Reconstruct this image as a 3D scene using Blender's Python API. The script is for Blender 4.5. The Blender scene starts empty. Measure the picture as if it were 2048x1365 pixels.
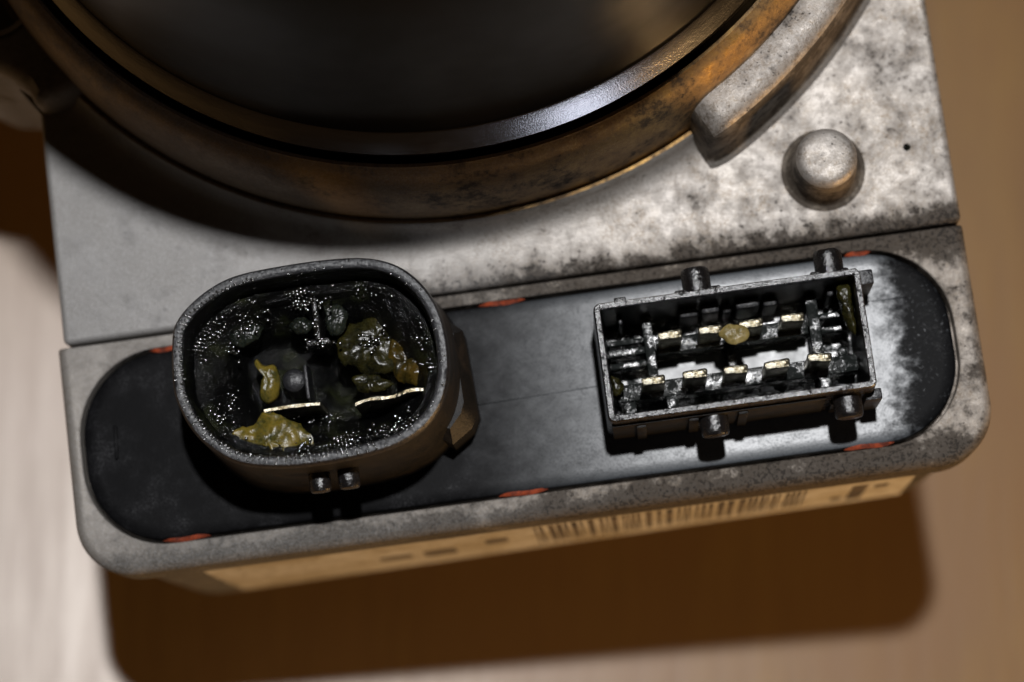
import bpy, bmesh, math, random
from mathutils import Vector, Matrix, noise
random.seed(7)
S = bpy.context.scene
COL = S.collection
PI = math.pi
R = math.radians

# ------------------------------------------------------------------ frame, camera, world, lamps
# 1 Blender unit = 1 cm.  Everything on the unit is written in the unit's own frame:
# X along the connector plate, Y towards the motor, Z out of the plate (plate at z = 0).
S.unit_settings.system = 'METRIC'
S.unit_settings.scale_length = 0.01
BENCH_N = Vector((0.20, 0.06, 1.0)).normalized()      # bench normal as seen from the leaning unit
ROT = BENCH_N.rotation_difference(Vector((0, 0, 1))).to_matrix().to_4x4()
CORNER = Vector((-6.39, -2.9, 0)); LAMP = Vector((5.05, 11.5, 75.0)); CAM = Vector((2.1, -6.2, 37.5))
SH = CORNER + (CORNER - LAMP) * (7.9 / 75.0)
M = Matrix.Translation((0, 0, -SH.dot(BENCH_N))) @ ROT   # bench becomes z = 0
UNIT = M @ Matrix.Rotation(R(7.4), 4, 'Z')


def look(pos, target, up):
    w = (pos - target).normalized()
    r = up.cross(w).normalized()
    u = w.cross(r)
    m = Matrix((r, u, w)).transposed().to_4x4()
    m.translation = pos
    return m


cd = bpy.data.cameras.new('camera')
cam = bpy.data.objects.new('camera', cd)
COL.objects.link(cam)
cam.matrix_world = M @ look(CAM, Vector((0, 0, 0)), Vector((0, 1, 0)))
cd.sensor_width = 36
cd.lens = 5200 / 2048 * 36
cd.clip_start = 1
cd.clip_end = 1000
cd.dof.use_dof = True
cd.dof.focus_distance = (CAM - Vector((0.4, -0.2, 1.5))).dot(CAM.normalized())
cd.dof.aperture_fstop = 0.0914 / 0.95
S.camera = cam

W = bpy.data.worlds.new('World')
S.world = W
W.use_nodes = True
W.node_tree.nodes['Background'].inputs[0].default_value = (1.0, 0.56, 0.24, 1)
W.node_tree.nodes['Background'].inputs[1].default_value = 0.011
S.view_settings.view_transform = 'Standard'
S.view_settings.look = 'None'
S.view_settings.exposure = 0
S.view_settings.gamma = 1


def lamp(name, pos, target, size, power, color):
    d = bpy.data.lights.new(name, 'AREA')
    d.shape = 'DISK'
    d.size = size
    d.energy = power
    d.color = color
    o = bpy.data.objects.new(name, d)
    COL.objects.link(o)
    o.matrix_world = M @ look(Vector(pos), Vector(target), Vector((0, 1, 0.01)))
    return o


lamp('flash_lamp', LAMP, (1, 0, 0), 2.4, 46000, (0.985, 0.985, 1.0))
lamp('room_lamp', (33, -28, -4.0), (2, 0, -1), 9, 9500, (1.0, 0.60, 0.24))
lamp('ring_streak_fill', (29, -50, 15), (1, 3, 2), 13, 1500, (0.86, 0.90, 1.0))  # added cool area lamp out of view, for the streak on the bevel ring


# ------------------------------------------------------------------ materials
class NT:
    def __init__(s, name):
        s.m = bpy.data.materials.new(name)
        s.m.use_nodes = True
        s.t = s.m.node_tree
        s.n = s.t.nodes
        s.b = s.n['Principled BSDF']
        s.co = s.n.new('ShaderNodeTexCoord').outputs['Object']

    def link(s, a, b):
        s.t.links.new(a, b)

    def setp(s, **k):
        for a, v in k.items():
            i = s.b.inputs[a.replace('_', ' ')]
            if hasattr(v, 'is_output'):
                s.link(v, i)
            else:
                i.default_value = (*v, 1) if isinstance(v, tuple) and i.type == 'RGBA' else v
        return s

    def noise(s, scale, detail=5, rough=0.6, vec=None, dist=0.0):
        n = s.n.new('ShaderNodeTexNoise')
        n.inputs['Scale'].default_value = scale
        n.inputs['Detail'].default_value = detail
        n.inputs['Roughness'].default_value = rough
        n.inputs['Distortion'].default_value = dist
        s.link(vec or s.co, n.inputs['Vector'])
        return n.outputs['Fac']

    def voro(s, scale, vec=None):
        n = s.n.new('ShaderNodeTexVoronoi')
        n.inputs['Scale'].default_value = scale
        s.link(vec or s.co, n.inputs['Vector'])
        return n.outputs['Distance']

    def ramp(s, v, a, b):                      # smooth 0..1 between a and b
        n = s.n.new('ShaderNodeMapRange')
        n.interpolation_type = 'SMOOTHSTEP'
        n.inputs['From Min'].default_value = a
        n.inputs['From Max'].default_value = b
        s.link(v, n.inputs['Value'])
        return n.outputs['Result']

    def lerp(s, v, a, b):
        n = s.n.new('ShaderNodeMapRange')
        n.inputs['To Min'].default_value = a
        n.inputs['To Max'].default_value = b
        s.link(v, n.inputs['Value'])
        return n.outputs['Result']

    def math(s, op, a, b=0.0, c=0.0):
        n = s.n.new('ShaderNodeMath')
        n.operation = op
        for i, v in enumerate((a, b, c)):
            if hasattr(v, 'is_output'):
                s.link(v, n.inputs[i])
            else:
                n.inputs[i].default_value = v
        return n.outputs[0]

    def mix(s, f, a, b):
        n = s.n.new('ShaderNodeMix')
        n.data_type = 'RGBA'
        s.link(f, n.inputs[0])
        for i, v in ((6, a), (7, b)):
            if hasattr(v, 'is_output'):
                s.link(v, n.inputs[i])
            else:
                n.inputs[i].default_value = (*v, 1)
        return n.outputs[2]

    def xyz(s):
        n = s.n.new('ShaderNodeSeparateXYZ')
        s.link(s.co, n.inputs[0])
        return n.outputs

    def mapv(s, scale, rot=(0, 0, 0)):
        n = s.n.new('ShaderNodeMapping')
        n.inputs['Scale'].default_value = scale
        n.inputs['Rotation'].default_value = rot
        s.link(s.co, n.inputs['Vector'])
        return n.outputs[0]

    def bump(s, h, dist, strength=1.0, base=None):
        n = s.n.new('ShaderNodeBump')
        n.inputs['Distance'].default_value = dist
        n.inputs['Strength'].default_value = strength
        s.link(h, n.inputs['Height'])
        if base is not None:
            s.link(base, n.inputs['Normal'])
        s.link(n.outputs[0], s.b.inputs['Normal'])
        return n.outputs[0]


def alum(name, light, grime_amt, stain=None, metal=0.42, rough=0.47, band=0.0, front=0.0, dull_grey=(0.17, 0.175, 0.18)):
    """cast aluminium: sandy grain, mottling, dark speckle, brown-black grime in patches.
    band: grime along the seam; front: grime along the front edge of the cover"""
    k = NT(name)
    x, y, z = k.xyz()
    big = k.noise(0.8, 6, 0.62)
    mid = k.noise(3.2, 7, 0.76)
    mot = k.noise(11.0, 6, 0.78)
    fine = k.noise(26.0, 5, 0.8)
    s = k.math('ADD', k.math('MULTIPLY', big, 0.36), k.math('ADD', k.math('MULTIPLY', mid, 0.36), k.math('MULTIPLY', mot, 0.26)))
    s = k.math('ADD', s, k.math('MULTIPLY', fine, 0.08))
    s = k.math('ADD', s, k.math('MULTIPLY', x, 0.007))
    if band:
        d = k.math('ABSOLUTE', k.math('SUBTRACT', y, 0.74))
        s = k.math('ADD', s, k.math('MULTIPLY', k.math('MULTIPLY', k.ramp(d, 0.62, 0.0), k.ramp(x, -5.5, 1.0)), band))
    if front:
        s = k.math('ADD', s, k.math('MULTIPLY', k.ramp(y, -1.9, -2.75), front))
    grime = k.ramp(s, 0.62 - grime_amt, 0.74 - grime_amt)
    thin = k.math('MULTIPLY', k.ramp(s, 0.50 - grime_amt, 0.66 - grime_amt), 0.45)
    dots = k.ramp(k.math('ADD', k.noise(15.0, 3, 0.75), k.math('MULTIPLY', k.math('SUBTRACT', s, 0.55), 0.8)), 0.64, 0.73)
    amp = k.math('MULTIPLY', k.lerp(k.ramp(x, -4.5, 3.0), 0.35, 1.0), k.ramp(k.noise(1.1, 4, 0.6), 0.30, 0.62))
    base = k.mix(k.ramp(big, 0.36, 0.62), tuple(c * d for c, d in zip(light, (0.80, 0.78, 0.75))), light)
    base = k.mix(k.math('MULTIPLY', k.ramp(mot, 0.62, 0.36), amp), base, tuple(c * d for c, d in zip(light, (0.36, 0.31, 0.25))))
    base = k.mix(k.math('MULTIPLY', k.ramp(fine, 0.47, 0.64), 0.5), base, tuple(min(1, c * 1.4) for c in light))
    if stain:
        base = k.mix(k.ramp(k.math('ADD', k.math('MULTIPLY', mid, .5), k.math('MULTIPLY', mot, .5)), 0.38, 0.6), base, stain)
    base = k.mix(thin, base, (0.17, 0.135, 0.10))
    base = k.mix(k.math('MULTIPLY', grime, 0.88), base, (0.05, 0.037, 0.026))
    base = k.mix(k.math('MULTIPLY', dots, 0.8), base, (0.022, 0.017, 0.013))
    dirty = k.math('MAXIMUM', k.math('MAXIMUM', grime, dots), thin)
    left_dull = k.ramp(k.math('ADD', x, k.math('MULTIPLY', k.math('SUBTRACT', big, 0.5), 8.0)), 2.5, -4.5)     # dull grey tone, stronger to the left
    base = k.mix(k.math('MULTIPLY', left_dull, 0.62), base, dull_grey)
    base = k.mix(k.math('MULTIPLY', k.math('MULTIPLY', left_dull, k.ramp(fine, 0.42, 0.62)), 0.30), base, (0.34, 0.34, 0.34))
    k.setp(Base_Color=base, Metallic=k.math('MULTIPLY', k.lerp(dirty, metal, 0.08), k.lerp(left_dull, 1.0, 0.55)), Roughness=k.math('ADD', k.lerp(dirty, rough, 0.72), k.math('MULTIPLY', left_dull, 0.06)))
    k.setp(Specular_IOR_Level=0.3)
    h = k.math('ADD', k.math('MULTIPLY', fine, 0.5), k.math('MULTIPLY', k.noise(46, 3, 0.6), 0.7))
    k.bump(k.math('SUBTRACT', h, k.math('MULTIPLY', dots, 0.5)), 0.009, 0.9)
    return k.m


M_ALUM = alum('cast_aluminium', (0.60, 0.565, 0.53), 0.03, metal=0.66, rough=0.43, band=0.19)
M_ALUM_DIRTY = alum('grimy_cast_aluminium', (0.60, 0.55, 0.50), 0.075, metal=0.6, rough=0.42, band=0.14, front=0.19, dull_grey=(0.125, 0.117, 0.106))
M_ALUM_GRIME_SHADE = alum('grimy_shaded_aluminium', (0.40, 0.36, 0.31), 0.14, metal=0.5, rough=0.45)  # darker copy for steep sides: grime plus shade put into the colour
M_ALUM_STAIN = alum('oil_stained_aluminium', (0.58, 0.36, 0.11), 0.09, stain=(0.40, 0.20, 0.04), metal=0.7, rough=0.36)

k = NT('dusty_black_plastic')
x, y, z = k.xyz()
n1 = k.noise(1.4, 7, 0.7); n2 = k.noise(7, 6, 0.75); n3 = k.noise(30, 3, 0.6)
edge = k.math('ADD', x, k.math('ADD', k.math('MULTIPLY', k.math('SUBTRACT', n1, 0.5), 0.9), k.math('MULTIPLY', k.math('SUBTRACT', k.noise(4, 8, 0.72, vec=k.mapv((0.75, 1, 1))), 0.5), 1.3)))
right = k.ramp(edge, 5.75, 5.2)
left = k.ramp(edge, -1.2, 3.2)
right = k.math('MAXIMUM', right, k.math('MULTIPLY', k.ramp(k.noise(16, 5, 0.75), 0.56, 0.70), k.math('MULTIPLY', k.ramp(k.noise(2.2, 4, 0.6), 0.40, 0.60), 0.55)))
film = k.math('MULTIPLY', right, left)
film = k.math('MULTIPLY', film, k.lerp(k.ramp(k.math('ADD', k.math('MULTIPLY', n2, 0.35), k.math('ADD', k.math('MULTIPLY', n3, 0.45), k.math('MULTIPLY', n1, 0.3))), 0.5, 0.72), 1.0, 0.55))
haze = k.math('MULTIPLY', k.ramp(n1, 0.42, 0.7), k.ramp(n3, 0.3, 0.7))
col = k.mix(k.math('MULTIPLY', haze, right), (0.003, 0.003, 0.0035), (0.022, 0.022, 0.024))
col = k.mix(film, col, (0.085, 0.095, 0.105))
k.setp(Base_Color=col, Roughness=k.lerp(film, 0.5, 0.36), IOR=1.5)
k.setp(Specular_IOR_Level=k.math('MAXIMUM', k.lerp(film, 0.07, 0.9), k.math('MULTIPLY', haze, 0.22)))
k.bump(k.math('ADD', n3, k.math('MULTIPLY', n2, 0.5)), 0.003, 0.6)
M_PLATE = k.m

k = NT('oily_black_plastic')
w1 = k.noise(6, 5, 0.7); w2 = k.noise(24, 4, 0.65)
wet = k.ramp(w1, 0.42, 0.58)
k.setp(Base_Color=(0.010, 0.009, 0.009), Roughness=k.lerp(wet, 0.30, 0.16), IOR=1.5, Specular_IOR_Level=k.lerp(k.ramp(k.noise(8, 5, 0.7), 0.36, 0.46), 0.10, 1.0))
k.bump(k.math('ADD', w1, k.math('MULTIPLY', w2, 0.6)), 0.014, 0.8)
M_OILY = k.m

k = NT('satin_black_plastic')
w2 = k.noise(26, 4, 0.65)
k.setp(Base_Color=(0.014, 0.014, 0.016), Roughness=k.lerp(w2, 0.24, 0.5), IOR=1.5, Specular_IOR_Level=k.lerp(k.ramp(k.noise(20, 5, 0.8), 0.38, 0.62), 0.25, 1.0))
k.bump(w2, 0.010, 0.9)
M_SATIN = k.m

k = NT('weathered_black_plastic')
w1 = k.noise(3, 7, 0.75); w2 = k.noise(26, 4, 0.65)
k.setp(Base_Color=k.mix(k.ramp(w1, 0.42, 0.68), (0.004, 0.004, 0.004), (0.020, 0.015, 0.011)), Specular_IOR_Level=0.3, Roughness=0.5, IOR=1.5)
k.bump(w2, 0.012, 0.7)
M_WEATHER = k.m

k = NT('black_inner_wall')
k.setp(Base_Color=(0.004, 0.004, 0.004), Roughness=0.35, IOR=1.5, Specular_IOR_Level=0.25)
k.bump(k.noise(12, 4, 0.6), 0.01, 0.5)
M_WALL = k.m

k = NT('oil_wet_floor')
w1 = k.noise(4.5, 4, 0.6); w2 = k.noise(20, 4, 0.65)
k.setp(Base_Color=(0.012, 0.014, 0.013), Roughness=k.lerp(k.ramp(w1, 0.4, 0.6), 0.34, 0.2), IOR=1.5, Specular_IOR_Level=k.lerp(k.ramp(k.noise(4.5, 4, 0.6), 0.44, 0.52), 0.03, 1.0))
k.bump(k.math('ADD', k.math('MULTIPLY', k.ramp(k.noise(7, 4, 0.7), 0.45, 0.65), 1.2), w2), 0.0035, 0.8)
M_FLOOR = k.m

k = NT('oil_pool')
k.setp(Base_Color=(0.02, 0.024, 0.022), Roughness=k.lerp(k.noise(5, 5, 0.7), 0.24, 0.40), IOR=1.5, Specular_IOR_Level=0.45)
k.bump(k.noise(4, 4, 0.6), 0.006, 0.6)
M_POOL = k.m

k = NT('black_grease')
w1 = k.noise(5, 5, 0.65); w2 = k.noise(17, 4, 0.65)
k.setp(Base_Color=k.mix(k.ramp(k.noise(1.7, 5, 0.6), 0.5, 0.72), (0.004, 0.004, 0.004), (0.020, 0.023, 0.009)), Roughness=k.lerp(w2, 0.08, 0.2), IOR=1.5, Specular_IOR_Level=0.4)
k.bump(k.math('ADD', w1, k.math('MULTIPLY', w2, 0.7)), 0.07, 1.0)
M_GREASE = k.m


def grease(name, a, b, sss=0.25, rough=0.25):
    k = NT(name)
    w1 = k.noise(4, 5, 0.6); w2 = k.noise(20, 3, 0.6)
    k.setp(Base_Color=k.mix(k.ramp(k.math('ADD', k.math('MULTIPLY', w1, .7), k.math('MULTIPLY', w2, .3)), 0.35, 0.65), a, b), Roughness=k.lerp(w2, rough, rough + .25), IOR=1.47,
           Subsurface_Weight=sss, Subsurface_Scale=0.08, Subsurface_Radius=(1.0, 0.6, 0.2))
    k.bump(k.math('ADD', w1, k.math('MULTIPLY', w2, 0.5)), 0.02, 0.7)
    return k.m


M_YELLOW = grease('yellow_grease', (0.045, 0.045, 0.010), (0.20, 0.145, 0.020), 0.6, 0.18)
M_OLIVE = grease('olive_grease', (0.007, 0.007, 0.003), (0.034, 0.030, 0.007), 0.5, 0.14)
M_AMBER = grease('amber_grease', (0.012, 0.011, 0.003), (0.085, 0.052, 0.007), 0.6, 0.10)
M_GREY_GREASE = grease('smoky_grease', (0.006, 0.008, 0.006), (0.022, 0.026, 0.018), 0.3, 0.15)
M_STRAW = grease('straw_grease', (0.17, 0.13, 0.04), (0.33, 0.25, 0.09))

k = NT('gold_plated_contact')
w1 = k.noise(9, 5, 0.7)
k.setp(Base_Color=k.mix(k.ramp(w1, 0.4, 0.6), (0.26, 0.215, 0.13), (0.62, 0.58, 0.46)), Metallic=1.0, Roughness=k.lerp(w1, 0.2, 0.4))
k.bump(k.noise(14, 4, 0.6), 0.03, 0.9)
M_GOLD = k.m

k = NT('motor_black_paint')
w1 = k.noise(2.0, 5, 0.6)
k.setp(Base_Color=(0.004, 0.004, 0.0045), Roughness=k.lerp(w1, 0.30, 0.45), IOR=1.5, Specular_IOR_Level=0.09)
k.bump(k.noise(40, 3), 0.004, 0.5)
M_MOTOR = k.m

k = NT('brushed_dark_steel')
g = k.noise(3.0, 6, 0.7, vec=k.mapv((1, 1, 14)))
k.setp(Base_Color=k.mix(g, (0.30, 0.30, 0.33), (0.62, 0.62, 0.66)), Metallic=1.0, Roughness=k.lerp(g, 0.16, 0.26))
k.bump(k.noise(40, 3), 0.004, 0.5)
M_STEEL = k.m

k = NT('orange_silicone')
k.setp(Base_Color=k.mix(k.ramp(k.noise(6, 5, 0.7), 0.35, 0.65), (0.10, 0.02, 0.01), (0.36, 0.06, 0.018)), Roughness=0.5)
M_SEAL = k.m

k = NT('aged_paper_label')
w1 = k.noise(0.9, 6, 0.65); w2 = k.noise(6, 5, 0.7)
c = k.mix(k.ramp(w1, 0.35, 0.7), (0.46, 0.40, 0.29), (0.70, 0.67, 0.61))
c = k.mix(k.math('MULTIPLY', k.ramp(w2, 0.48, 0.68), 0.6), c, (0.20, 0.14, 0.08))
k.setp(Base_Color=c, Roughness=0.6)
M_PAPER = k.m

k = NT('faded_black_ink')
k.setp(Base_Color=k.mix(k.ramp(k.noise(2, 5, 0.6), 0.4, 0.7), (0.05, 0.04, 0.035), (0.20, 0.15, 0.10)), Roughness=0.6)
M_INK = k.m

k = NT('oily_brushed_bench')
g1 = k.noise(0.35, 6, 0.65, vec=k.mapv((1.6, 0.30, 1), (0, 0, R(-28))))
g2 = k.noise(1.3, 6, 0.7, vec=k.mapv((2.6, 0.20, 1), (0, 0, R(-28))))
g3 = k.noise(0.16, 5, 0.65)
g = k.math('ADD', k.math('MULTIPLY', g1, 0.5), k.math('MULTIPLY', g2, 0.5))
c = k.mix(k.ramp(g, 0.35, 0.65), (0.21, 0.105, 0.022), (0.29, 0.165, 0.045))
c = k.mix(k.math('MULTIPLY', k.ramp(g3, 0.42, 0.62), 0.6), c, (0.24, 0.12, 0.034))
k.setp(Base_Color=c, Metallic=0.0, Roughness=k.lerp(k.ramp(g, 0.3, 0.7), 0.47, 0.40), IOR=1.62, Specular_IOR_Level=0.95)
k.bump(g, 0.04, 0.35)
M_BENCH = k.m


# ------------------------------------------------------------------ mesh helpers
def put(name, verts, faces, mat, parent=None, sharp=35, loc=None, smooth=True):
    me = bpy.data.meshes.new(name)
    me.from_pydata([tuple(v) for v in verts], [], faces)
    bm = bmesh.new(); bm.from_mesh(me)
    bmesh.ops.recalc_face_normals(bm, faces=bm.faces)
    bm.to_mesh(me); bm.free()
    return putm(name, me, mat, parent, sharp, loc, smooth)


def putm(name, me, mat, parent=None, sharp=35, loc=None, smooth=True):
    me.materials.append(mat)
    if smooth:
        me.shade_smooth()
        me.set_sharp_from_angle(angle=R(sharp))
    o = bpy.data.objects.new(name, me)
    COL.objects.link(o)
    if parent:
        o.parent = parent
    elif loc is not None:
        o.matrix_world = UNIT @ Matrix.Translation(loc)
    return o


def loft(rings, cap0=True, cap1=True, closed=True):
    n = len(rings[0]); v = [p for r in rings for p in r]; f = []
    for i in range(len(rings) - 1):
        for j in range(n if closed else n - 1):
            a, b = i * n + j, i * n + (j + 1) % n
            f.append((a, b, b + n, a + n))
    if cap0: f.append(tuple(range(n))[::-1])
    if cap1: f.append(tuple(range((len(rings) - 1) * n, len(rings) * n)))
    return v, f


def rrect(x0, x1, y0, y1, r, z, n=8):
    """rounded rectangle ring; r = one radius or (bl, br, tr, tl); z = number or f(x, y)"""
    r = r if isinstance(r, tuple) else (r,) * 4
    out = []
    for (cx, cy, a, q) in ((x0 + r[0], y0 + r[0], 180, r[0]), (x1 - r[1], y0 + r[1], 270, r[1]),
                           (x1 - r[2], y1 - r[2], 0, r[2]), (x0 + r[3], y1 - r[3], 90, r[3])):
        for i in range(n + 1):
            t = R(a + 90 * i / n)
            px, py = cx + q * math.cos(t), cy + q * math.sin(t)
            out.append((px, py, z(px, py) if callable(z) else z))
    return out


def box_bm(bm, x0, x1, y0, y1, z0, z1, bev=0.02, seg=2, rot=0.0):
    t = bmesh.new()
    bmesh.ops.create_cube(t, size=1)
    c = Vector(((x0 + x1) / 2, (y0 + y1) / 2, (z0 + z1) / 2))
    for v in t.verts:
        v.co = Vector((v.co.x * (x1 - x0), v.co.y * (y1 - y0), v.co.z * (z1 - z0)))
    if bev: bmesh.ops.bevel(t, geom=t.edges[:], offset=bev, segments=seg, profile=0.5, affect='EDGES')
    mt = Matrix.Translation(c) @ Matrix.Rotation(rot, 4, 'Z')
    bmesh.ops.transform(t, matrix=mt, verts=t.verts)
    me = bpy.data.meshes.new('t'); t.to_mesh(me); t.free()
    bm.from_mesh(me); bpy.data.meshes.remove(me)


def box(name, x0, x1, y0, y1, z0, z1, mat, parent, bev=0.02, rot=0.0):
    bm = bmesh.new(); box_bm(bm, x0, x1, y0, y1, z0, z1, bev, 2, rot)
    me = bpy.data.meshes.new(name); bm.to_mesh(me); bm.free()
    return putm(name, me, mat, parent)


def lathe(name, prof, c, mat, parent, n=160, a0=0, a1=360, cap=False, sharp=35):
    full = a1 - a0 >= 360
    m = n if full else n + 1
    rings = [[(c[0] + r * math.cos(R(a0 + (a1 - a0) * j / n)), c[1] + r * math.sin(R(a0 + (a1 - a0) * j / n)), z) for j in range(m)] for r, z in prof]
    v, f = loft(rings, cap0=False, cap1=cap, closed=full)
    return put(name, v, f, mat, parent, sharp)


def tag(o, label=None, cat=None, group=None, kind=None):
    if label: o['label'] = label
    if cat: o['category'] = cat
    if group: o['group'] = group
    if kind: o['kind'] = kind
    return o


def smooth_loop(pts, n):
    """closed Catmull-Rom through pts, resampled evenly to n points"""
    P = [Vector(p) for p in pts]; m = len(P); d = []
    for i in range(m):
        a, b, c, e = P[i - 1], P[i], P[(i + 1) % m], P[(i + 2) % m]
        for t in [q / 12 for q in range(12)]:
            d.append(0.5 * ((2 * b) + (c - a) * t + (2 * a - 5 * b + 4 * c - e) * t * t + (3 * b - a - 3 * c + e) * t ** 3))
    L = [0.0]
    for i in range(len(d)): L.append(L[-1] + (d[(i + 1) % len(d)] - d[i]).length)
    out = []; j = 0
    for i in range(n):
        s = L[-1] * i / n
        while L[j + 1] < s: j += 1
        t = (s - L[j]) / max(1e-9, L[j + 1] - L[j])
        out.append(d[j].lerp(d[(j + 1) % len(d)], t))
    return out


def offset(loop, o):
    """offset a clockwise-or-not loop outwards by o"""
    m = len(loop); cx = sum((p for p in loop), Vector((0, 0))) / m; out = []
    for i in range(m):
        t = (loop[(i + 1) % m] - loop[i - 1]).normalized(); nrm = Vector((t.y, -t.x))
        if nrm.dot(loop[i] - cx) < 0: nrm = -nrm
        out.append(loop[i] + nrm * o)
    return out


def N(x, y, z=0.0, s=1.0):
    return noise.noise(Vector((x * s, y * s, z * s)))


# ------------------------------------------------------------------ the bench
v = [(-150, -150, 0), (150, -150, 0), (150, 150, 0), (-150, 150, 0), (-150, -150, -3), (150, -150, -3), (150, 150, -3), (-150, 150, -3)]
o = put('workbench', v, [(0, 1, 2, 3), (7, 6, 5, 4), (0, 4, 5, 1), (1, 5, 6, 2), (2, 6, 7, 3), (3, 7, 4, 0)], M_BENCH, smooth=False)
tag(o, kind='structure')

# ------------------------------------------------------------------ the pump unit
unit = bpy.data.objects.new('pump_unit', None)
COL.objects.link(unit)
unit.matrix_world = UNIT
unit.empty_display_size = 2
tag(unit, 'grimy cast aluminium pump unit with black motor and two open plugs', 'pump unit')

PX0, PX1, PY0, PY1 = -6.48, 6.40, -2.27, 0.62         # pocket of the connector plate
# cover frame around the plate: rounded rim, stepped pocket
rc = (0.85, 0.85, 0.04, 0.04); pr = (1.22, 1.2, 1.2, 1.25)


def fr(o, z): return rrect(-6.70 + o, 6.76 - o, -2.66 + o, 0.83 - min(o, 0.04), tuple(max(0.05, q - o) for q in rc), z, 12)


def pk(o, z): return rrect(PX0 + o, PX1 - o, PY0 + o, PY1 - o, tuple(q - o for q in pr), z, 12)


rings = [fr(0.12, -1.0), fr(0.0, -0.86), fr(0, -0.16), fr(0.015, -0.085), fr(0.055, -0.03), fr(0.12, -0.002), fr(0.16, 0.0),
         pk(-0.035, 0.0), pk(-0.01, -0.012), pk(0, -0.04), pk(0.0, -0.3)]
v, f = loft(rings)
cover = put('connector_cover', v, f, M_ALUM_DIRTY, unit, 40)


def dz(base): return lambda x, y: base + (x + 6.6) / 13.2 * 1.6


rings = [rrect(-6.58, 6.62, -2.61, 9, 0.95, -0.8, 10), rrect(-6.52, 6.56, -2.61, 9, 1.05, dz(-5.6), 10), rrect(-6.3, 6.35, -2.4, 9, 0.9, dz(-6.0), 10)]
v, f = loft(rings)
put('lower_housing', v, f, M_ALUM_DIRTY, unit, 40)

# connector plate and the red seal peeking out of its edge
rings = [pk(0.05, -0.28), pk(0.05, -0.05), pk(0.065, -0.02), pk(0.1, -0.006), pk(0.25, -0.004)]
v, f = loft(rings)
plate = put('connector_plate', v, f, M_PLATE, unit, 40)
for (x0, x1, top) in ((-5.32, -4.85, 1), (-0.42, 0.27, 1), (4.98, 5.36, 1), (4.55, 5.28, 0), (-0.48, 0.24, 0), (-5.42, -4.72, 0)):
    yc = 0.585 if top else -2.235
    n = 9; rs = []
    for i in range(n):
        t = i / (n - 1); x_ = x0 + (x1 - x0) * t; hw = 0.028 * (1 - abs(2 * t - 1) ** 4) + 0.006; yy = yc + 0.008 * math.sin(9 * t + x0)
        rs.append([(x_, yy - hw, -0.1), (x_, yy - hw, -0.004), (x_, yy, 0.012 + 0.006 * math.sin(14 * t)), (x_, yy + hw, -0.004), (x_, yy + hw, -0.1)])
    v, f = loft(rs)
    put('seal_tab', v, f, M_SEAL, plate)
box('plate_seam', 4.9, 5.78, -0.148, -0.132, -0.02, 0.008, M_PLATE, plate, 0.004, R(-1.5))
box('plate_seam', -0.75, 1.15, -0.86, -0.845, -0.02, 0.004, M_PLATE, plate, 0.003, R(1.2))
box('plate_ridge', -5.98, -5.93, -0.95, -0.45, -0.02, 0.05, M_PLATE, plate, 0.012, R(-3))

# upper pump housing: flat of a fine grid so that it sags and dimples a little
HX0, HX1, HY0, HY1 = -6.58, 6.74, 0.845, 16.0


def hr(o, z): return rrect(HX0 + o, HX1 - o, HY0 + o, HY1 - o, max(0.02, 0.09 - o), z, 5)


v, f = loft([hr(0.06, -5), hr(0, -0.7), hr(0, -0.03), hr(0.012, 0.015), hr(0.04, 0.04), hr(0.09, 0.05)])
housing = put('pump_housing', v, f, M_ALUM, unit, 40)
# blob of dirt near the right edge
lathe('dirt_spot', [(0.06, 0.049), (0.045, 0.0535), (0.02, 0.0545), (0.0, 0.0545)], (6.12, 2.05), M_GREASE, housing, 24)
# guide boss
lathe('guide_boss', [(0.62, 0.049), (0.55, 0.075), (0.50, 0.15), (0.475, 0.25), (0.455, 0.6), (0.44, 0.80), (0.41, 0.88), (0.35, 0.925), (0.25, 0.935), (0.12, 0.93), (0, 0.928)], (4.86, 1.88), M_ALUM, unit, 64).data.materials.append(M_ALUM_GRIME_SHADE)
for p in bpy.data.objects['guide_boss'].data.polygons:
    if p.center.z < 0.84: p.material_index = 1  # boss side takes the darker copy, its shade painted in with the grime

# ------------------------------------------------------------------ motor, collar, lug, ear
MC = (-0.31, 8.97)
collar = lathe('motor_collar', [(7.75, 0.048), (7.55, 0.065), (7.38, 0.11), (7.28, 0.19), (7.235, 0.30), (7.215, 0.40), (7.18, 0.44), (7.135, 0.44), (7.105, 0.40), (7.095, 0.50), (7.09, 0.9),
                   (7.05, 1.3), (6.98, 1.62), (6.88, 1.86), (6.79, 1.96), (6.72, 1.985), (6.70, 2.0), (6.655, 2.0), (6.64, 1.97), (6.635, 1.2), (6.3, 1.15)], MC, M_ALUM_STAIN, unit, 240)
collar.data.materials.append(M_ALUM)
for p in collar.data.polygons:
    if math.hypot(p.center.x - MC[0], p.center.y - MC[1]) > 7.16 and p.center.z < 0.5: p.material_index = 1
motor = lathe('motor', [(6.52, 1.0), (6.52, 1.72), (6.53, 1.90), (6.52, 2.03), (6.30, 2.26), (6.27, 2.28), (6.25, 2.35), (6.24, 4.6), (6.25, 5.2), (6.30, 6.2), (6.33, 8), (6.30, 9.4), (6.14, 10.5), (5.7, 11.4), (4.6, 12.1), (2.5, 12.5), (0.0, 12.6)],
              MC, M_MOTOR, unit, 240)
lathe('bevel_ring', [(6.535, 1.90), (6.535, 2.02), (6.528, 2.04), (6.42, 2.15), (6.31, 2.265), (6.285, 2.285), (6.255, 2.29)], MC, M_STEEL, motor, 240, sharp=20)

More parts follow.
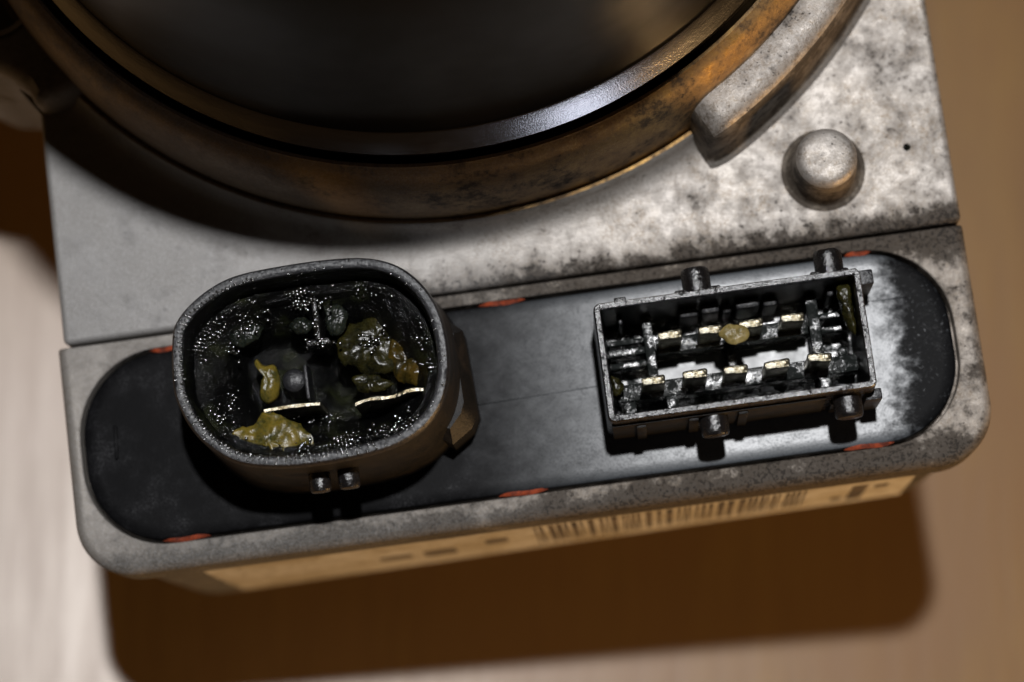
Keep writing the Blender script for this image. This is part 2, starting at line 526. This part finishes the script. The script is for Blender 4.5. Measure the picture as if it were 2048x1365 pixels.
# lug on the collar's right: an arc block with rounded top edge and end
rs = []
prof = [(6.9, 0.05), (6.9, 1.30), (7.0, 1.36), (7.34, 1.40), (7.50, 1.36), (7.58, 1.28), (7.62, 1.14), (7.635, 0.6), (7.65, 0.22), (7.70, 0.10), (7.78, 0.055), (7.80, -0.05)]
for i in range(72):
    t = (i / 71) ** 2
    a = R(-62.6 + 60 * t)
    q = min(1.0, (t * 60 / 3.6))            # rounded end
    e = math.sqrt(max(0.0, 1 - (1 - q) ** 2))
    ring = []
    for r, zz in prof:
        top = max(0.0, (zz - 0.1)) / 1.28
        z2 = zz - (1 - e) * 0.62 * top
        r2 = r - (1 - e) * 0.22 * (r - 6.9) * (0.5 + 0.5 * top)
        aa = a + R(0.6) * top * (1 - e)
        ring.append((MC[0] + r2 * math.cos(aa), MC[1] + r2 * math.sin(aa), z2))
    rs.append(ring)
v, f = loft(rs)
lug = put('collar_lug', v, f, M_ALUM, unit, 50)
lug.data.materials.append(M_ALUM_GRIME_SHADE)
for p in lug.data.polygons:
    if p.normal.z < 0.45: p.material_index = 1  # steep lug faces get the copy with shade in its colour, plus grime

# mounting ear at the left with its bolt hole
ear = [Vector(p) for p in ((-6.42, 4.35), (-6.62, 4.62), (-7.05, 4.95), (-7.6, 5.1), (-8.1, 5.5), (-8.3, 6.2), (-8.1, 7.0), (-7.4, 7.6), (-6.4, 7.7), (-5.6, 7.0), (-5.4, 5.6), (-5.7, 4.6))]
ear = smooth_loop(ear, 96)
hc = Vector((-6.98, 6.12))
hole = []
for p in ear:
    d = (p - hc).normalized()
    hole.append(hc + d * 0.72)


def ring2(loop, z): return [(p.x, p.y, z) for p in loop]


rings = [ring2(ear, -3), ring2(ear, 0.55), ring2(offset(ear, -0.06), 0.72), ring2(offset(ear, -0.18), 0.82), ring2(offset(hole, 0.06), 0.84), ring2(hole, 0.79), ring2(hole, -3)]
v, f = loft(rings, False, False)
eo = put('mounting_ear', v, f, M_ALUM_DIRTY, unit, 40)
lathe('bushing', [(0.70, -2.9), (0.70, 0.74), (0.68, 0.77), (0.6, 0.77), (0.58, 0.74), (0.58, -2.9)], hc, M_STEEL, eo, 64)

# pump body under the housing, standing on the bench
lathe('pump_body', [(4.6, -5.0), (4.6, -7.0), (4.2, -8.6), (3.0, -10.2)], (0.3, 5.8), M_ALUM_DIRTY, unit, 64, cap=True)

# ------------------------------------------------------------------ barcode label on the front side
rs = []
nl = 40
for i in range(nl + 1):
    xx = -5.1 + 10.75 * i / nl
    zt = -0.98 + 0.03 * N(xx, 0, 3, 1.1); zb = dz(-5.5)(xx, 0) + 0.06 * N(xx, 5, 1, 1.3)
    yy = -2.622
    rs.append([(xx, yy, zt), (xx, yy - 0.006, zt * .7 + zb * .3), (xx, yy - 0.004, zt * .3 + zb * .7), (xx, yy, zb), (xx, yy + .01, zb), (xx, yy + .01, zt)])
v, f = loft(rs)
lab = put('barcode_label', v, f, M_PAPER, unit, 30)
bm = bmesh.new(); xx = -0.10
rnd = random.Random(3)
while xx < 4.05:
    w_ = rnd.choice((0.03, 0.03, 0.05, 0.05, 0.085)); zb = dz(-4.7)(xx, 0)
    box_bm(bm, xx, xx + w_, -2.634, -2.625, zb, -1.35, 0, 1)
    xx += w_ + rnd.choice((0.035, 0.05, 0.06, 0.09))
for (a, b, z0, z1) in ((4.75, 4.98, -3.6, -1.6), (4.5, 4.66, -3.4, -3.0), (5.1, 5.3, -2.2, -1.8), (-1.9, -1.4, -3.6, -2.8), (-2.6, -2.1, -3.4, -2.9), (-0.9, -0.55, -2.9, -2.3)):
    box_bm(bm, a, b, -2.634, -2.625, z0, z1, 0, 1)
me = bpy.data.meshes.new('barcode'); bm.to_mesh(me); bm.free()
putm('barcode', me, M_INK, lab, smooth=False)

# ------------------------------------------------------------------ oval power connector
OUT = [(-4.57, 0.31), (-4.45, 0.56), (-4.2, 0.78), (-3.87, 0.96), (-3.52, 1.05), (-2.98, 1.085), (-2.45, 1.09), (-1.95, 1.06), (-1.60, 0.98), (-1.32, 0.83), (-1.08, 0.58), (-0.91, 0.26),
       (-0.83, -0.08), (-0.82, -0.5), (-0.88, -0.84), (-1.03, -1.17), (-1.29, -1.43), (-1.66, -1.60), (-2.11, -1.68), (-2.75, -1.715), (-3.3, -1.685), (-3.8, -1.575), (-4.12, -1.38), (-4.38, -1.10),
       (-4.55, -0.76), (-4.63, -0.37)]
NO = 160
oval = smooth_loop(OUT, NO)


def ov(o, z, jit=0.0):
    return [(p.x, p.y, z + jit * N(p.x, p.y, z, 9)) for p in offset(oval, o)]


rings = [ov(0.13, -0.02), ov(0.11, 0.12), ov(0.05, 1.2), ov(0.02, 2.22), ov(0.005, 2.31), ov(-0.02, 2.345, .006), ov(-0.06, 2.352, .008), ov(-0.10, 2.350, .008), ov(-0.135, 2.335, .006), ov(-0.15, 2.29),
         ov(-0.18, 1.85), ov(-0.2, 1.72), ov(-0.25, 1.68), ov(-0.34, 1.66), ov(-0.38, 1.60), ov(-0.42, 0.9), ov(-0.44, 0.1)]
v, f = loft(rings, True, True)
pc = put('power_connector', v, f, M_WEATHER, unit, 40)
pc.data.materials.append(M_SATIN); pc.data.materials.append(M_GREASE)
for p in pc.data.polygons:
    zc = sum((pc.data.vertices[i].co.z for i in p.vertices)) / len(p.vertices)
    r = p.vertices[0] // NO
    if 3 <= r <= 8: p.material_index = 1
    elif r >= 9: p.material_index = 2
# side bracket at the right foot of the shell
rs = [[(-0.86, 0.30, z_), (-0.66, 0.12, z_), (-0.60, -1.1, z_), (-0.70, -1.30, z_), (-1.0, -1.5, z_), (-1.3, -1.3, z_)] for z_ in (-0.02, 0.75)] + [[(-0.9, 0.2, 1.0), (-0.78, 0.05, 1.0), (-0.76, -0.95, 1.0), (-0.82, -1.1, 1.0), (-1.0, -1.3, 1.0), (-1.25, -1.2, 1.0)]]
v, f = loft(rs)
put('shell_bracket', v, f, M_WEATHER, pc, 30)


def hpeg(name, x, y0, y1, z, r, mat, parent, flat=1.0):
    """stub whose axis lies along Y; domed free end at y1"""
    s = 1 if y1 > y0 else -1
    L = abs(y1 - y0)
    prof = [(r, 0), (r, L - 0.09), (r * 0.97, L - 0.045), (r * 0.88, L - 0.012), (r * 0.7, L), (0.0, L + 0.006)]
    rs = [[(x + q * math.cos(2 * PI * j / 32), y0 + s * l, z + q * flat * math.sin(2 * PI * j / 32)) for j in range(32)] for q, l in prof]
    v, f = loft(rs, True, False)
    return put(name, v, f, mat, parent, 40)


for x_ in (-2.87, -2.46):
    hpeg('latch_peg', x_, -1.62, -2.02, 1.5, 0.155, M_OILY, pc)

# dark grease coating the cavity
NB, MB_ = 140, 46
inner = smooth_loop([tuple(p) for p in offset(oval, -0.22)], NB)
cen = Vector((-2.72, -0.32))
v = []
for i in range(MB_):
    t = i / (MB_ - 1)
    for p in inner:
        q = p.lerp(cen, t)
        d = (p - q).length
        z_ = 0.55 + 1.22 * max(0.0, 1 - d / 0.62) ** 0.75 if d < 0.62 else 0.55
        z_ += (0.10 + 0.10 * min(1, d)) * N(q.x, q.y, 2, 2.6) + 0.07 * N(q.x, q.y, 5, 6) + 0.03 * N(q.x, q.y, 9, 14)
        # heap on the left, trough in the middle
        z_ += 0.35 * math.exp(-((q.x + 3.9) ** 2 + (q.y + 0.3) ** 2) / 0.25) + 0.3 * math.exp(-((q.x + 3.6) ** 2 + (q.y - 0.45) ** 2) / 0.12)
        z_ += 0.45 * math.exp(-((q.x + 1.75) ** 2 + (q.y - 0.15) ** 2) / 0.25) - 0.4 * math.exp(-((q.x + 2.5) ** 2 + (q.y + 0.35) ** 2) / 0.1)
        v.append((q.x, q.y, max(0.12, min(z_, 1.80))))
f = []
for i in range(MB_ - 1):
    for j in range(NB):
        a, b = i * NB + j, i * NB + (j + 1) % NB
        f.append((a, b, b + NB, a + NB))
gb = put('grease_coating', v, f, M_GREASE, pc, 80)
gb['kind'] = 'stuff'

# blades, tongue, post in the cavity
rs = []
for i in range(15):
    t = i / 14; xx = -3.54 + 0.80 * t
    yy = -0.765 + 0.014 * math.sin(3.5 * t); tt = 0.034 + 0.006 * N(xx, 0, 0, 8); zt = 1.50 + 0.012 * N(xx, 3, 0, 9)
    rs.append([(xx, yy - tt, 0.3), (xx, yy - tt, zt - .02), (xx, yy - tt * .6, zt), (xx, yy + tt * .6, zt), (xx, yy + tt, zt - .02), (xx, yy + tt, 0.3)])
v, f = loft(rs); put('blade_terminal', v, f, M_GOLD, pc, 30)
rs = []
for i in range(25):
    t = i / 24; xx = -2.25 + 1.07 * t
    yy = -0.85 + 0.075 * math.sin(PI * min(1, t * 1.25) * .5) + 0.02 * math.sin(10 * t); tt = 0.034 + 0.01 * N(xx, 0, 0, 6); zt = 1.5 + 0.03 * N(xx, 3, 0, 5)
    rs.append([(xx, yy - tt, 0.3), (xx, yy - tt, zt - .02), (xx, yy - tt * .6, zt), (xx, yy + tt * .6, zt), (xx, yy + tt, zt - .02), (xx, yy + tt, 0.3)])
v, f = loft(rs); put('blade_terminal', v, f, M_GOLD, pc, 30)
box('keying_tongue', -2.69, -2.61, 0.12, 0.74, 0.3, 1.62, M_OILY, pc, 0.03)
box('keying_foot', -2.84, -2.5, 0.06, 0.16, 0.3, 1.5, M_OILY, pc, 0.03)
lathe('inner_post', [(0.19, 0.1), (0.18, 1.0), (0.16, 1.08), (0.1, 1.12), (0, 1.12)], (-3.12, -0.32), M_SATIN, pc, 32)
box('inner_rib', -2.97, -2.91, -0.62, -0.12, 0.2, 1.12, M_SATIN, pc, 0.025)

# droplets of grease sitting on the rim and the inner shoulder (one joined part)
ico = bmesh.new(); bmesh.ops.create_icosphere(ico, subdivisions=2, radius=1)
iv = [v_.co.copy() for v_ in ico.verts]; ifc = [tuple(q.index for q in f_.verts) for f_ in ico.faces]; ico.free()
dv, df = [], []
rnd = random.Random(11)


def drop(x, y, z, r, flat):
    b = len(dv)
    tx, ty = rnd.gauss(0, 0.12), rnd.gauss(0, 0.12)
    e = rnd.uniform(.8, 1.25)
    for c in iv:
        dv.append((x + c.x * r * e, y + c.y * r / e, z + c.z * r * flat + (c.x * tx + c.y * ty) * r))
    df.extend(tuple(i + b for i in q) for q in ifc)


def rim_density(p):
    """rim is wettest at the left and bottom left"""
    w = 0.10
    if p.x < -3.9: w = 0.9
    elif p.y < -1.0 and p.x < -1.9: w = 0.95
    elif p.y > 0.6 and p.x < -3.4: w = 0.6
    return w


for _ in range(1000):
    i = rnd.randrange(NO); p = oval[i]
    if rnd.random() > rim_density(p): continue
    c = (Vector((-2.7, -.3)) - p).normalized()
    o_ = rnd.choice((rnd.gauss(0.125, 0.015), rnd.gauss(0.125, 0.015), rnd.uniform(0.02, 0.14)))
    q = p + c * o_
    drop(q.x, q.y, 2.35, rnd.uniform(0.010, 0.020), rnd.uniform(0.25, 0.45))
for _ in range(1150):
    i = rnd.randrange(NO); p = oval[i]
    cl = N(p.x, p.y, 3, 2.6) + 0.5 * N(p.x, p.y, 8, 7)
    if rnd.random() > 0.30 + 1.5 * cl: continue
    c = (Vector((-2.7, -.3)) - p).normalized()
    d = abs(rnd.gauss(rnd.choice((0.27, 0.30, 0.42)), 0.035))
    q = p + c * d
    if d < 0.18: continue
    z_ = 1.76 if d < 0.36 else 1.70 - (d - 0.36) * 1.0
    drop(q.x, q.y, z_ + rnd.gauss(0, .02), rnd.uniform(0.012, 0.030), rnd.uniform(0.2, 0.4))
for (cx, cy, sx, sy, z_, n_) in ((-3.72, 0.5, .14, .08, 1.5, 40), (-2.65, 0.66, .14, .06, 1.63, 34), (-2.65, 0.4, .015, .16, 1.63, 26), (-2.66, 0.1, .1, .025, 1.52, 26), (-3.95, 0.25, .08, .12, 1.4, 40),
                                 (-4.0, -0.5, .06, .2, 1.45, 20), (-1.95, 0.05, .12, .06, 1.36, 22), (-1.72, 0.3, .1, .1, 1.4, 12), (-2.9, -0.9, .25, .06, .9, 22), (-1.15, -0.1, .07, .3, 1.6, 40), (-1.6, -1.3, .3, .06, 1.7, 40)):
    for _ in range(n_):
        drop(rnd.gauss(cx, sx), rnd.gauss(cy, sy), z_ + rnd.gauss(0, .03), rnd.uniform(0.012, 0.032), rnd.uniform(.2, .4))
k = NT('clear_grease_droplets')
k.setp(Base_Color=(0.012, 0.011, 0.008), Roughness=0.15, IOR=1.6, Specular_IOR_Level=1.0)
M_DROP = k.m
dr = put('grease_droplets', dv, df, M_DROP, pc, 180)
dr['kind'] = 'stuff'

# ------------------------------------------------------------------ rectangular signal connector
CX0, CX1, CY0, CY1, CT = 1.25, 5.00, -1.60, 0.085, 1.60


def sr(o, z): return rrect(CX0 - o, CX1 + o, CY0 - o, CY1 + o, max(0.03, 0.09 + o), z, 5)


def srj(o, z): return [(x + .004 * N(x, y, 1, 5), y + .006 * N(x, y, 2, 5), z + .008 * N(x, y, 4, 6)) for x, y, z in sr(o, z)]


rings = [sr(0.045, -0.02), sr(0.04, 0.3), sr(0.012, 1.5), sr(0.004, 1.575), srj(-0.012, 1.598), srj(-0.075, 1.6), srj(-0.09, 1.585), sr(-0.098, 1.4), sr(-0.11, 0.16), sr(-0.12, 0.10)]
v, f = loft(rings)
sc = put('signal_connector', v, f, M_OILY, unit, 40)
sc.data.materials.append(M_FLOOR); sc.data.materials.append(M_WALL)
for p in sc.data.polygons:
    if p.normal.z > 0.9 and p.center.z < 0.3: p.material_index = 1
    elif p.vertices[0] // 24 >= 6: p.material_index = 2
ZF = 0.72
v, f = loft([rrect(2.05, 4.25, -0.975, -0.61, 0.04, z_, 4) for z_ in (0.09, 0.108)])
put('oil_pool', v, f, M_POOL, sc)


def rib(x0, x1, y0, y1, z1=ZF, mat=None): return box('floor_rib', x0, x1, y0, y1, 0.09, z1, mat or M_FLOOR, sc, 0.01)


rib(2.06, 4.24, -0.60, -0.38)                       # upper pin bar
rib(1.42, 4.86, -1.22, -0.98)                       # lower pin bar
rib(1.90, 2.04, -0.978, 0.0)                        # left cross bar
rib(4.26, 4.42, -0.978, -0.06)                      # right cross bar
rib(3.05, 3.17, -0.978, -0.602)                     # middle cross bar
rib(1.37, 1.898, -0.56, -0.46); rib(1.37, 1.898, -0.74, -0.66); rib(1.37, 1.898, -0.38, -0.31, 0.6)
rib(4.422, 4.86, -0.42, -0.34); rib(4.422, 4.86, -0.62, -0.54)
rib(2.10, 2.26, -1.48, -1.222); rib(4.30, 4.46, -1.48, -1.222)
rib(1.50, 1.66, -1.40, -1.222, 0.66); rib(4.62, 4.74, -0.978, -0.86)
# columns along the far inner wall
for (xa, xb, zt) in ((2.44, 2.72, 0.88), (2.76, 3.02, 0.98), (3.06, 3.20, 0.80), (3.25, 3.60, 0.98), (3.64, 3.86, 0.9), (4.55, 4.66, 1.0), (1.56, 1.64, 1.0)):
    box('wall_panel', xa, xb, -0.16, -0.02, 0.09, zt, M_SATIN, sc, 0.05)
# nine pins
pm = bmesh.new(); box_bm(pm, -0.17, 0.17, -0.062, 0.062, 0, 0.86, 0.036, 2)
bmesh.ops.subdivide_edges(pm, edges=pm.edges[:], cuts=2, use_grid_fill=True)
for v_ in pm.verts:
    v_.co += Vector((N(v_.co.x, v_.co.y, v_.co.z, 13), N(v_.co.x + 3, v_.co.y, v_.co.z, 13), N(v_.co.x + 7, v_.co.y, v_.co.z, 11))) * 0.014
pme = bpy.data.meshes.new('pin_terminal'); pm.to_mesh(pme); pm.free()
pme.materials.append(M_GOLD); pme.shade_smooth(); pme.set_sharp_from_angle(angle=R(40))
for i, (px, py) in enumerate(((2.26, -0.47), (2.83, -0.475), (3.40, -0.47), (3.99, -0.465), (1.94, -1.08), (2.53, -1.07), (3.10, -1.085), (3.68, -1.09), (4.28, -1.075))):
    o = bpy.data.objects.new('pin_terminal', pme); COL.objects.link(o); o.parent = sc
    o.location = (px, py, 0.64); o.rotation_euler = (0, 0, R((2, -1, 3, -2, 1, 0, -2, 2, -6)[i])); o.scale = ((1, 1.0, 1.02, .98, .97, 1.02, 1, 1.06, 1)[i], 1, 1)
# pegs on collars
for (px, s) in ((2.74, 1), (4.63, 1), (2.71, -1), (4.60, -1)):
    y0 = 0.06 if s > 0 else -1.58
    hpeg('latch_peg', px, y0, y0 + s * (0.43 if s > 0 else 0.36), 1.12, 0.205, M_OILY, sc)
    w0, w1 = (-0.33, 0.33) if px < 4 else (-0.29, 0.26)
    if s > 0: box('peg_foot', px + w0, px + w1, 0.05, 0.185, 0.1, 1.25, M_OILY, sc, 0.03)
    else: box('peg_foot', px - 0.22, px + 0.22, -1.70, -1.57, 0.1, 0.95, M_OILY, sc, 0.03)
box('latch_tab', 1.55, 1.72, 0.06, 0.20, 0.2, 1.25, M_OILY, sc, 0.02)
box('latch_tab', 4.97, 5.24, -0.06, 0.155, 0.0, 1.0, M_SATIN, sc, 0.02)
box('latch_tab', 4.78, 5.02, 0.07, 0.19, 0.0, 1.05, M_SATIN, sc, 0.02)
box('latch_tab', 4.86, 5.10, -1.72, -1.56, 0.0, 1.1, M_SATIN, sc, 0.02)
for xx in (1.62, 2.36, 3.06): box('wall_rib', xx, xx + 0.14, -1.70, -1.57, 0.0, 1.3, M_WEATHER, sc, 0.015)
box('wall_ledge', 1.28, 4.3, -1.655, -1.58, 0.0, 1.36, M_WEATHER, sc, 0.015)


# ------------------------------------------------------------------ separate lumps of grease
def lump(name, pts, z, h, mat, label, group=None, rough=0.05, seed=0, dip=0.0, hang=0.4):
    lp = smooth_loop(pts, 72)
    lp0 = list(lp)
    lp = [p + Vector((N(p.x + seed, p.y, 0, 7) + .6 * N(p.x + seed, p.y, 3, 17), N(p.x, p.y + seed, 5, 7) + .6 * N(p.x, p.y + seed, 8, 17))) * rough * 0.55 for p in lp]
    c = sum(lp, Vector((0, 0))) / len(lp)
    rings = []
    steps = 12
    for i in range(-3, steps):
        if i < 0: s, zz = 1 - 0.12 * (-i), -hang * (-i) / 3
        else:
            t = i / steps; s = 1 - t ** 1.2; zz = h * math.sqrt(max(0, 1 - s * s)) - dip * h * (1 - s) ** 2
        ring = []
        for p0, p in zip(lp0, lp):
            q = (p0.lerp(p, max(0.0, min(1.0, s)) ** 4) - c) * s
            w = rough * (.9 * N(q.x + seed, q.y, 1, 3.5) + .45 * N(q.x + seed, q.y, 4, 9) + .22 * N(q.x, q.y + seed, 7, 26))
            ring.append((q.x * (1 + .25 * w), q.y * (1 + .25 * w), zz + w))
        rings.append(ring)
    rings = rings[:3][::-1][::-1] + rings[3:]
    v, f = loft(rings)
    o = put(name, v, f, mat, None, 70, loc=(c.x, c.y, z))
    tag(o, label, 'grease lump', group)
    return o


GRP = 'grease lumps stuck in the two plugs'
A = [(-4.26, -1.14), (-3.98, -1.00), (-3.70, -0.93), (-3.52, -0.77), (-3.28, -0.88), (-3.08, -0.97), (-2.96, -1.14), (-2.90, -1.33), (-2.95, -1.49), (-3.36, -1.52), (-3.80, -1.46), (-4.13, -1.31)]
lump('grease_lump', A, 1.60, 0.08, M_YELLOW, 'large grainy yellow grease chunk at the lower left inside the oval plug', GRP, 0.09, 1)
B = [(-3.57, 0.0), (-3.45, -0.11), (-3.34, -0.11), (-3.27, -0.28), (-3.31, -0.53), (-3.44, -0.66), (-3.57, -0.58), (-3.55, -0.38), (-3.50, -0.22), (-3.62, -0.08)]
lump('grease_lump', B, 1.42, 0.14, M_YELLOW, 'smooth kidney-shaped yellow grease blob above the left blade in the oval plug', GRP, 0.03, 2, 0.3)
Cc = [(-2.46, -0.02), (-2.36, 0.26), (-2.05, 0.40), (-1.86, 0.54), (-1.48, 0.54), (-1.24, 0.34), (-1.36, 0.08), (-1.52, -0.12), (-1.66, -0.36), (-2.0, -0.42), (-2.26, -0.26), (-2.44, -0.16)]
lump('grease_lump', Cc, 1.16, 0.14, M_OLIVE, 'dark olive grease heap at the upper right inside the oval plug', GRP, 0.09, 3)
D = [(-1.70, -0.02), (-1.52, 0.06), (-1.30, -0.06), (-1.18, -0.36), (-1.26, -0.62), (-1.48, -0.62), (-1.66, -0.52), (-1.72, -0.30)]
lump('grease_lump', D, 1.22, 0.10, M_AMBER, 'glassy amber grease blob beside the right wall of the oval plug', GRP, 0.07, 4, 0.8)
lump('grease_lump', [(-3.06, 0.42), (-2.9, 0.5), (-2.72, 0.42), (-2.76, 0.28), (-2.95, 0.28)], 1.42, 0.09, M_GREY_GREASE, 'small smoky grease blob beside the tongue at the top of the oval plug', GRP, 0.05, 5)
lump('grease_lump', [(-2.55, 0.62), (-2.38, 0.66), (-2.22, 0.5), (-2.3, 0.25), (-2.5, 0.22)], 1.30, 0.10, M_GREY_GREASE, 'smoky grease smear right of the tongue in the oval plug', GRP, 0.06, 6)
lump('grease_lump', [(-3.9, 0.42), (-3.6, 0.52), (-3.42, 0.42), (-3.6, 0.24), (-3.86, 0.22)], 1.40, 0.08, M_GREY_GREASE, 'smoky grease blob at the upper left inside the oval plug', GRP, 0.06, 7)
lump('grease_lump', [(-2.30, -0.42), (-2.1, -0.36), (-1.85, -0.46), (-1.7, -0.58), (-1.95, -0.66), (-2.2, -0.6)], 1.12, 0.09, M_OLIVE, 'greenish grease smear just above the right blade in the oval plug', GRP, 0.06, 8)
G = [(2.98, -0.50), (3.06, -0.45), (3.20, -0.46), (3.33, -0.50), (3.36, -0.62), (3.27, -0.72), (3.14, -0.75), (3.02, -0.68), (2.93, -0.58)]
lump('grease_lump', G, 1.50, 0.07, M_STRAW, 'straw yellow grease blob bridging two pins in the rectangular plug', GRP, 0.03, 9, 0, 0.12)
H = [(4.68, -0.06), (4.86, -0.04), (4.885, -0.5), (4.86, -0.78), (4.74, -0.62), (4.70, -0.3)]
lump('grease_lump', H, 1.15, 0.12, M_OLIVE, 'olive grease smear down the right inner wall of the rectangular plug', GRP, 0.05, 10)
I = [(1.36, -0.86), (1.46, -0.92), (1.53, -1.0), (1.47, -1.14), (1.36, -1.14)]
lump('grease_lump', I, 1.0, 0.09, M_OLIVE, 'small yellowish grease bit at the left inner wall of the rectangular plug', GRP, 0.04, 12)
